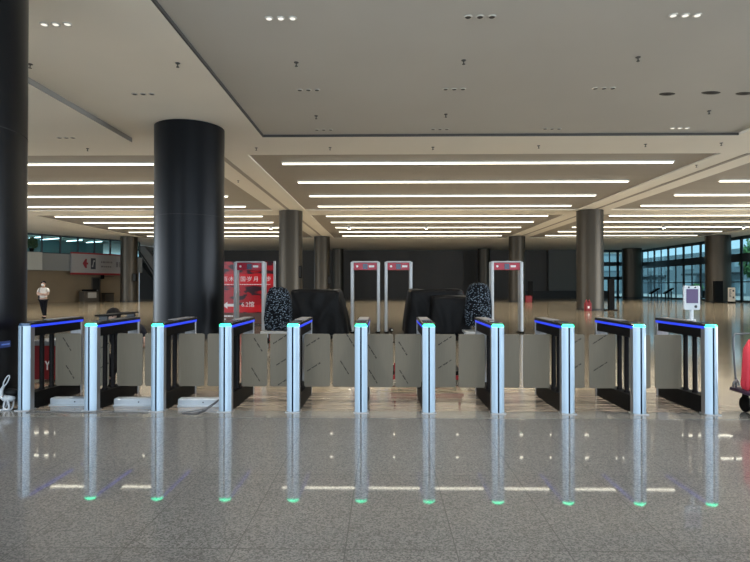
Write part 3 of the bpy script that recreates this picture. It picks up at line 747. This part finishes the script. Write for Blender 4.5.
drape([(0, .10, .03, .56, .0), (0, .19, .06, .54, .0), (.2, .235, .09, .44, -.01), (.5, .26, .11, .2, 0), (.8, .27, .12, .05, 0), (1, .25, .11, 0, 0)], 0, 0, 0, seed=5, fold=.03, ex=2.4).build('body', REDBAG, t, smooth='all')
M().tube(spline([(-.05, 0, .50), (-.02, -.02, .57), (.1, -.02, .57), (.13, 0, .50)]), .01, 8).build('strap', REDBAG, t, smooth='all')
t = thing('folded_cloth', 'grey and white patterned bundle lying on the hand cart before red bag', 'cloth', (x0 + .33, y - .315, .276))
drape([(0, .1, .02, .13, 0), (0, .18, .03, .125, 0), (.5, .22, .04, .06, 0), (1, .2, .035, 0, 0)], 0, 0, 0, seed=21, fold=.06, ex=2.2).build('bundle', mat('patterned cloth', (.24, .26, .26), .8, var=(28, .8)), t, smooth='all')

# ------------------------------------------------------------------ left wall fittings
WMr = math.atan2(dl.y, dl.x)
def wall_pt(px):   # where the sight line through px meets the left wall
    dx = U(px); # (dx*t, t) = A + dl*u
    det = dx*(-dl.y) + dl.x*1; 
    # solve dx*t - dl.x*u = A.x ; t - dl.y*u = A.y
    D = dx*(-dl.y) - (-dl.x)*1
    tt_ = (A.x*(-dl.y) + dl.x*A.y)/D; u = (dx*A.y - A.x)/D
    return tt_, u
Y1, u1 = wall_pt(66.5); Y2, u2 = wall_pt(127)
L = u2 - u1; zb, zt = Z(272, (Y1 + Y2)/2), Z(254.5, (Y1 + Y2)/2)
zb = 2.62; zt = 4.32
t = thing('direction_sign', 'long white sign with red edges and a red left arrow on left wall', 'sign', WM @ Vector((u1, -.56, 0)), WMr)
bd = M().box(0, L, -.22, 0, zb, zt).build('board', BOARDW, t)
M().box(0, L, -.24, 0, zt, zt + .13).build('top_edge', BOARDR, t); M().box(0, L, -.24, 0, zb - .17, zb).build('bottom_edge', BOARDR, t)
def su(px): return wall_pt(px - 4)[1] - u1
zc = (zb + zt)/2; a0, a1 = su(81.5), su(87)
ar = M(); hh = .42
ar.prism([(a0, zc), ((a0 + a1)/2, zc + hh), ((a0 + a1)/2 + .14, zc + hh), (a0 + .38, zc + .09), (a1, zc + .09), (a1, zc - .09), (a0 + .38, zc - .09), ((a0 + a1)/2 + .14, zc - hh), ((a0 + a1)/2, zc - hh)], -.235, -.22, 'y').build('arrow', INKR, bd)
i0, i1 = su(89.7), su(94.5)
ic = M().box(i0, i1, -.235, -.22, zc - .5, zc + .5).build('icon', INKB, bd)
e = (i1 - i0)
M().prism([(i0 + e*.2, zc - .3), (i0 + e*.45, zc - .3), (i0 + e*.62, zc + .18), (i0 + e*.85, zc + .18), (i0 + e*.85, zc + .32), (i0 + e*.5, zc + .32), (i0 + e*.34, zc - .16), (i0 + e*.2, zc - .16)], -.245, -.235, 'y').build('icon_figure', BOARDW, ic)
tx = M(); rr = random.Random(8)
for z0, h_, p0, p1 in ((zc + .1, .16, 100, 111.5), (zc - .3, .13, 100, 110.5)):
    p = su(p0)
    while p < su(p1):
        d = .08 + .12*rr.random(); tx.box(p, p + d, -.23, -.22, z0, z0 + h_); p += d + .07
tx.build('small_text', INKG, bd)
tx = M()
for p0, p1 in ((115, 117), (118.3, 120.3)):
    a_, b_ = su(p0), su(p1); tx.box(a_, a_ + (b_ - a_)*.35, -.23, -.22, zc - .25, zc + .25); tx.box(a_ + (b_ - a_)*.55, b_, -.23, -.22, zc - .25, zc + .25); tx.box(a_, b_, -.23, -.22, zc - .04, zc + .04)
tx.build('large_text', INKG, bd)
# light block on band at left
Y0, u0 = wall_pt(38)
t = thing('wall_cabinet', 'pale square cabinet high on the left wall beside the big column', 'cabinet', WM @ Vector((u0 - 2.4, -.52, 2.78)), WMr)
M().box(0, 2.3, -.35, 0, .0, 1.5).build('body', mat('pale grey cabinet', (.42, .42, .38), .6), t, bevel=.02)
t2 = thing('potted_plant', 'small dark plant on the pale cabinet high at the left', 'plant', WM @ Vector((u0 - .9, -.7, 4.281)), WMr)
M().lathe([(.14, 0), (.2, .3)], 14).build('pot', BLACK, t2, smooth=True); crown(.5, .5, 260, 31, .13).build('foliage', mat('dark leaves', (.03, .07, .03), .6), t2, loc=(0, 0, .75))
# door, lamp, cabinet with screen, box
Y0, u0 = wall_pt(92.3); Y3, u3 = wall_pt(99)
dr = M().box(u0, u3, -.06, 0, 0, 2.15); d = struct('door_1', dr, mat('dark doorway', (.018, .016, .014), .6)); d.matrix_world = WM
M().box(u0 - .1, u0, -.09, 0, 0, 2.25).box(u3, u3 + .1, -.09, 0, 0, 2.25).box(u0, u3, -.09, 0, 2.15, 2.25).build('frame', BROWN, d)
M().box(u3 - .25, u3 - .15, -.12, -.06, 1.0, 1.06).build('handle', STEEL, d)
Y0, u0 = wall_pt(91)
t = thing('copy_machine', 'dark machine with a pale panel standing left of the dark doorway', 'machine', WM @ Vector((u0 - .75, -.9, 0)), WMr)
M().box(-.7, .7, -.4, .4, 0, .95).build('body', BROWN, t, bevel=.03); M().box(-.35, .45, -.43, -.4, .35, .85).build('panel', mat('pale panel', (.42, .38, .33), .5), t); M().box(-.5, .5, -.35, .35, .95, 1.12).build('top', BLACK, t, bevel=.05)
Y0, u0 = wall_pt(104)
t = thing('litter_bin', 'brown box bin standing right of the dark doorway', 'bin', WM @ Vector((u0, -.6, 0)), WMr)
M().box(-.45, .45, -.3, .3, 0, .72).build('body', BROWN, t, bevel=.02); M().box(-.48, .48, -.33, .33, .72, .78).build('lid', BLACK, t, bevel=.01)
Y0, u0 = wall_pt(101.5)
t = thing('wall_lamp', 'small black lamp on the brown wall above the bin', 'lamp', WM @ Vector((u0, -.01, 2.1)), WMr)
M().box(-.12, .12, -.25, 0, 0, .4).build('shade', BLACK, t, bevel=.03); M().box(.12, 1.2, -.06, 0, .22, .27).build('arm', BROWN, t)
# escalator flank beyond
t = thing('staircase', 'dark sloping staircase flank rising behind the wide black column', 'stairs', (0, 60, 0))
xa, xb = X(138, 60), X(168, 60)
M().prism([(xa, Z(250, 60)), (xb, Z(300, 60) + 0), (xb, Z(291, 60) + 1.8), (xa + .6, Z(246, 60) + .05), (xa, Z(246, 60) + .05)], 0, 2.4, 'y').build('flank', mat('stair flank', (.16, .15, .14), .5), t)
M().tube([(xa, -.06, Z(249, 60)), (xb, -.06, Z(296, 60) + .3)], .07, 8).build('handrail', mat('stair rail', (.02, .02, .02), .4), t)
M().prism([(xa, 0), (xb - .2, 0), (xa, Z(262, 60))], .3, 2.2, 'y').build('underside', mat('stair underside', (.03, .028, .026), .7), t)
M().box(xa - .4, xb, 1.0, 2.3, Z(262, 60), Z(250, 60)).build('landing', mat('stair landing', (.03, .032, .03), .6), t)

# ------------------------------------------------------------------ right side fittings
def on(px, Y): return (X(px, Y), Y, 0)
Y = 33.0 - .9
t = thing('extinguisher_box', 'red extinguisher cabinet at the foot of the right bronze column', 'extinguisher', on(587.8, Y))
M().box(-.17, .17, -.12, .12, 0, .48).build('box', RED, t, bevel=.02)
for s in (-.08, .08):
    M().lathe([(.06, .48), (.06, .56), (.03, .60), (.02, .66)], 14, (s, 0, 0)).build('bottle', RED, t, smooth=True)
M().box(-.05, .05, -.125, -.119, .16, .28).build('label', INK, t)
Y = 50 - 1.0
t = thing('fire_box', 'red box on the floor beside the column behind the lone arch', 'box', on(528.5, Y))
M().box(-.27, .27, -.2, .2, 0, .52).build('box', RED, t, bevel=.02); M().box(-.29, .29, -.22, .22, .52, .58).build('lid', RED, t, bevel=.02)
t = thing('info_totem', 'thin dark totem standing behind the red box by the column', 'totem', on(530.3, Y + .6), 0, 'dark totems')
M().box(-.2, .2, -.1, .1, .05, 1.85).build('panel', BLACK, t, bevel=.01); M().box(-.28, .28, -.18, .18, 0, .05).build('base', BLACK, t)
Y = 33.2
t = thing('info_totem', 'tall black totem just right of the column with red extinguisher', 'totem', on(611, Y), 0, 'dark totems')
M().box(-.17, .17, -.1, .1, .06, 1.83).build('panel', BLACK, t, bevel=.01); M().box(-.40, .30, -.22, .22, 0, .06).build('base', BLACK, t)
Y = 47.8
t = thing('info_totem', 'wide black totem before the wide bronze column at right', 'totem', on(718, Y), 0, 'dark totems')
M().box(-.35, .35, -.12, .12, .05, 1.85).build('panel', BLACK, t, bevel=.01); M().box(-.42, .42, -.25, .25, 0, .05).build('base', BLACK, t)
t = thing('poster_stand', 'pale poster stand with small print right of the wide bronze column', 'poster stand', on(731.5, Y))
M().box(-.29, .29, -.04, .04, .12, 1.30).build('panel', mat('cream poster', (.62, .52, .42), .6), t, bevel=.01); M().box(-.24, .24, -.2, .2, 0, .12).build('base', BLACK, t)
pt = M()
for k in range(7): pt.box(-.22, -.04 - .03*(k % 3), -.045, -.04, .5 + k*.1, .55 + k*.1)
pt.box(.06, .2, -.045, -.04, .38, .55).box(.06, .2, -.045, -.04, .95, 1.1); pt.build('print', INKB, t)
Y = 62
for px, lab in ((655, 'left one of two dark slanted consoles before the glazing'), (669, 'right one of two dark slanted consoles before the glazing')):
    t = thing('display_console', lab, 'console', on(px, Y), 0, 'slanted consoles before the glazing')
    M().prism([(-.5, .55), (-.4, .55), (.5, 1.1), (.5, 1.22), (.38, 1.22), (-.5, .68)], -.06, .3, 'y').build('top', BLACK, t)
    for sx in (-.32, .3): M().box(sx - .05, sx + .05, .05, .2, 0, .60 + (sx + .32)*.5).build('leg', FRAME, t)

# ------------------------------------------------------------------ people
def person_standing(x, y, rz):
    t = thing('person', 'person in a white shirt and face mask with arms crossed, standing at left', 'person', (x, y, 0), rz)
    k = 1.0
    # pelvis root, spine, neck, head; arms crossed over the chest; legs, one crossed behind (faces -y)
    P = [(0, 0, .84, (.14, .10)), (0, .0, 1.02, (.13, .095)), (0, .01, 1.2, (.15, .10)), (0, .01, 1.30, (.11, .075)), (0, 0, 1.37, (.052, .05)), (0, -.015, 1.44, (.062, .07)), (0, -.02, 1.52, (.075, .088)), (0, -.01, 1.60, (.05, .055)),
         (.17, .01, 1.28, .05), (.225, -.04, 1.06, .042), (.04, -.19, 1.08, .032), (-.08, -.19, 1.11, .028),
         (-.17, .01, 1.28, .05), (-.225, -.04, 1.06, .042), (-.04, -.17, 1.04, .032), (.09, -.17, 1.03, .028),
         (.085, 0, .80, .085), (.08, -.02, .45, .058), (.07, .01, .09, .038), (.08, -.12, .035, .036),
         (-.085, 0, .80, .085), (-.03, -.02, .45, .058), (.00, .10, .10, .038), (-.03, 0.0, .035, .036)]
    E = [(0,1),(1,2),(2,3),(3,4),(4,5),(5,6),(6,7),(3,8),(8,9),(9,10),(10,11),(3,12),(12,13),(13,14),(14,15),(0,16),(16,17),(17,18),(18,19),(0,20),(20,21),(21,22),(22,23)]
    skin('body', P, E, SKIN, t)
    Q = [(0, 0, .86, (.165, .125)), (0, .0, 1.02, (.155, .12)), (0, .01, 1.2, (.172, .125)), (0, .01, 1.32, (.12, .09)), (.175, .01, 1.28, .068), (.215, -.02, 1.14, .062), (-.175, .01, 1.28, .068), (-.215, -.02, 1.14, .062)]
    skin('shirt', Q, [(0,1),(1,2),(2,3),(3,4),(4,5),(3,6),(6,7)], TSHIRT, t)
    Q = [(0, 0, .84, (.155, .115)), (.085, 0, .78, .102), (.08, -.02, .45, .075), (.07, .01, .10, .058), (-.085, 0, .78, .102), (-.03, -.02, .45, .075), (.0, .095, .11, .058)]
    skin('trousers', Q, [(0,1),(1,2),(2,3),(0,4),(4,5),(5,6)], TROUS, t)
    M().ball((.08, -.08, .045), (.048, .13, .044)).build('shoe', TROUS, t, smooth='all'); M().ball((-.02, .05, .045), (.048, .13, .044)).build('shoe', TROUS, t, smooth='all')
    # hair cap: back and top of the head
    hm = M().ball((0, .012, 1.555), (.098, .105, .105), 20, 14); hm.f = [f for f in hm.f if not (sum(hm.v[i][1] for i in f)/len(f) < -.045 and sum(hm.v[i][2] for i in f)/len(f) < 1.595)]
    hm.build('hair', HAIR, t, smooth='all')
    M().ball((0, -.085, 1.475), (.062, .035, .042)).build('face_mask', MASK, t, smooth='all')
    for s in (-1, 1):
        M().ball((s*.032, -.098, 1.535), (.012, .008, .007), 10, 6).build('eye', HAIR, t)
        M().ball((s*.086, .0, 1.52), (.014, .022, .03), 10, 6).build('ear', SKIN, t)
        hx, hy, hz = (-.105, -.195, 1.115) if s > 0 else (.115, -.175, 1.03)
        hd = M().ball((hx, hy, hz), (.04, .018, .036), 10, 6)
        for f in range(4): hd.tube([(hx - s*.02, hy - .005, hz - .024 + f*.016), (hx - s*.06, hy - .004, hz - .026 + f*.017), (hx - s*(.085 + .008*(f in (1, 2))), hy + .012, hz - .028 + f*.018)], [.009, .0085, .007], 6)
        hd.tube([(hx + s*.005, hy - .01, hz + .03), (hx - s*.02, hy - .012, hz + .055), (hx - s*.04, hy - .008, hz + .06)], [.010, .009, .007], 6)
        hd.build('hand', SKIN, t, smooth='all')
    return t
px_, Yp = 43.5, 24.4
person_standing(X(px_, Yp), Yp, .15)
t = thing('shoulder_bag', 'dark bag hanging on the back of the person in white', 'bag', (X(px_, Yp) - .20, Yp + .17, .86))
drape([(0, .06, .03, .46, 0), (0, .11, .06, .44, 0), (.5, .14, .08, .25, 0), (1, .13, .07, 0, 0)], 0, 0, 0, seed=3, fold=.02, ex=2.6).build('body', TROUS, t, smooth='all')
M().tube(spline([(.05, -.02, .42), (.09, -.12, .5), (.10, -.30, .44), (.10, -.335, .30)]), .014, 8).build('strap', TROUS, t, smooth='all')

# crouching worker behind the second gate
Yc = 7.98; xw = X(121, Yc)
t = thing('person', 'person in dark clothes crouching behind the second gate, only hair and sleeve showing', 'person', (xw, Yc, 0))
P = [(.02, .12, .34, (.15, .13)), (.0, .08, .52, (.14, .12)), (-.02, .0, .70, (.16, .11)), (-.03, -.02, .85, (.11, .08)), (-.06, -.05, .92, (.05, .05)), (-.075, -.075, .965, (.065, .075)), (-.075, -.08, 1.02, (.07, .08)),
     (-.2, -.02, .76, .055), (-.26, .0, .56, .045), (-.2, -.16, .45, .036),
     (.17, .0, .84, .055), (.28, .02, .82, .048), (.35, -.03, .72, .038), (.37, -.06, .66, .03),
     (-.12, .10, .32, .10), (-.18, -.12, .42, .07), (-.16, .12, .09, .05), (-.17, .0, .04, .04),
     (.13, .10, .32, .10), (.17, -.10, .42, .07), (.16, .12, .09, .05), (.17, .0, .04, .04)]
E = [(0,1),(1,2),(2,3),(3,4),(4,5),(5,6),(3,7),(7,8),(8,9),(3,10),(10,11),(11,12),(12,13),(0,14),(14,15),(15,16),(16,17),(0,18),(18,19),(19,20),(20,21)]
skin('body', P, E, SKIN, t)
Q = [(.02, .12, .38, (.17, .15)), (.0, .08, .54, (.165, .145)), (-.02, .0, .70, (.18, .13)), (-.03, -.02, .85, (.13, .10)), (-.2, -.02, .76, .072), (-.26, .0, .56, .062), (-.21, -.14, .46, .05), (.17, .0, .85, .075), (.28, .02, .83, .070), (.345, -.02, .73, .06), (.365, -.05, .68, .05)]
skin('jacket', Q, [(0,1),(1,2),(2,3),(3,4),(4,5),(5,6),(3,7),(7,8),(8,9),(9,10)], DARKBLUE, t)
Q = [(.02, .12, .34, (.165, .145)), (-.12, .10, .33, .115), (-.18, -.11, .42, .085), (-.16, .11, .12, .065), (.13, .10, .33, .115), (.17, -.09, .42, .085), (.16, .11, .12, .065)]
skin('trousers', Q, [(0,1),(1,2),(2,3),(0,4),(4,5),(5,6)], TROUS, t)
hm = M().ball((-.075, -.065, 1.025), (.095, .105, .10), 20, 14); hm.f = [f for f in hm.f if not (sum(hm.v[i][1] for i in f)/len(f) < -.13 and sum(hm.v[i][2] for i in f)/len(f) < 1.02)]
hm.build('hair', HAIR, t, smooth='all')
for s in (-1, 1):
    M().ball((-.075 + s*.03, -.155, 1.0), (.011, .008, .006), 10, 6).build('eye', HAIR, t)
    M().ball((-.17 + (s > 0)*.37, .02, .045), (.05, .13, .045)).build('shoe', TROUS, t, smooth='all')
hx, hy, hz = .385, -.08, .64
hd = M().ball((hx, hy, hz), (.03, .02, .042), 10, 6)
for f in range(4): hd.tube([(hx - .022 + f*.015, hy, hz - .03), (hx - .024 + f*.016, hy - .008, hz - .065), (hx - .024 + f*.017, hy + .008, hz - .09)], [.009, .008, .007], 6)
hd.tube([(hx - .03, hy - .01, hz), (hx - .05, hy - .015, hz - .03), (hx - .045, hy - .015, hz - .05)], [.010, .009, .007], 6)
hd.build('hand', SKIN, t, smooth='all')

# ------------------------------------------------------------------ light
w = bpy.data.worlds.new('sky'); S.world = w; w.use_nodes = True
bg = w.node_tree.nodes['Background']; bg.inputs['Color'].default_value = (.62, .82, 1.0, 1); bg.inputs['Strength'].default_value = .5
sl_ = bpy.data.lights.new('sun', 'SUN'); sl_.energy = 1.2; sl_.angle = .05; sl_.color = (1, .97, .92)
so = bpy.data.objects.new('sun', sl_); COL.objects.link(so); so.rotation_euler = Vector((.45, .33, -.83)).to_track_quat('-Z', 'Y').to_euler(); so.location = (-60, -40, 80)
so['label'] = 'sun high behind the hall lighting the street outside'; so['category'] = 'light'
def area(name, loc, rot, sx, sy, energy, col, lab):
    l = bpy.data.lights.new(name, 'AREA'); l.shape = 'RECTANGLE'; l.size = sx; l.size_y = sy; l.energy = energy; l.color = col
    o = bpy.data.objects.new(name, l); COL.objects.link(o); o.location = loc; o.rotation_euler = rot
    o['label'] = lab; o['category'] = 'light'
    return o
area('entrance_daylight', (0, -5.5, 2.9), (PI/2, 0, 0), 30, 5.2, 500, (.80, .91, 1.0), 'daylight through the entrance glazing behind the camera')
area('side_fill', (31.2, 14, 2.9), (PI/2, 0, PI/2), 28, 5.4, 1500, (.85, .93, 1.0), 'added fill for daylight from the right hand glazing')  # side fills added to raise floor and ceiling together
area('side_fill', (-39, 14, 2.9), (PI/2, 0, -PI/2), 40, 5.4, 1200, (.85, .93, 1.0), 'added fill light from the unseen left side')
for yy in (5.9, 9.43, 12.9):  # unseen front row is added and boosted to brighten the near floor
    for xx in (-9.2, -5.6, -1.75, 1.62, 5.05, 8.5):
        l = bpy.data.lights.new('downlight_beam', 'SPOT'); l.energy = 330 if yy < 6 else 90; l.color = (1, .93, .84); l.spot_size = math.radians(96 if yy < 6 else 120); l.spot_blend = 1; l.shadow_soft_size = .12
        o = bpy.data.objects.new('downlight_beam', l); COL.objects.link(o); o.location = (xx, yy, ceil_z(xx, yy) - .1)
        o['label'] = 'warm beam in the ceiling downlight grid, its front row added'; o['category'] = 'light'; o['group'] = 'downlight beams'

for x0, x1 in ((-21.2, -7.8), (-3.75, 10.6), (14.3, 27.6)):
    for i, (y, _) in enumerate(rows):
        if i == 0: continue
        for q in (.17, .5, .83):
            l = bpy.data.lights.new('strip_beam', 'SPOT'); l.energy = 190; l.color = (1, .93, .80); l.spot_size = math.radians(150); l.spot_blend = 1; l.shadow_soft_size = .04
            o = bpy.data.objects.new('strip_beam', l); COL.objects.link(o); o.location = (x0 + (x1 - x0)*q, y, H - .06)
            o['label'] = 'warm light of a ceiling strip'; o['category'] = 'light'; o['group'] = 'light of the strips'

# ------------------------------------------------------------------ camera
cd = bpy.data.cameras.new('camera'); cam = bpy.data.objects.new('camera', cd); COL.objects.link(cam)
cd.sensor_width = 36; cd.lens = 36*F/750; cd.clip_end = 400; cd.clip_start = .05
cam.location = (0, 0, CAMZ)
cam.rotation_euler = (PI/2 + math.atan(5/F), 0, math.atan(9/F))
S.camera = cam
S.view_settings.view_transform = 'Standard'; S.view_settings.look = 'None'; S.view_settings.gamma = 1; S.view_settings.use_curve_mapping = False
S.view_settings.exposure = 1.77
try: S.cycles.max_bounces = 8; S.cycles.diffuse_bounces = 4; S.cycles.glossy_bounces = 4; S.cycles.transparent_max_bounces = 12; S.cycles.sample_clamp_indirect = 6
except Exception: pass
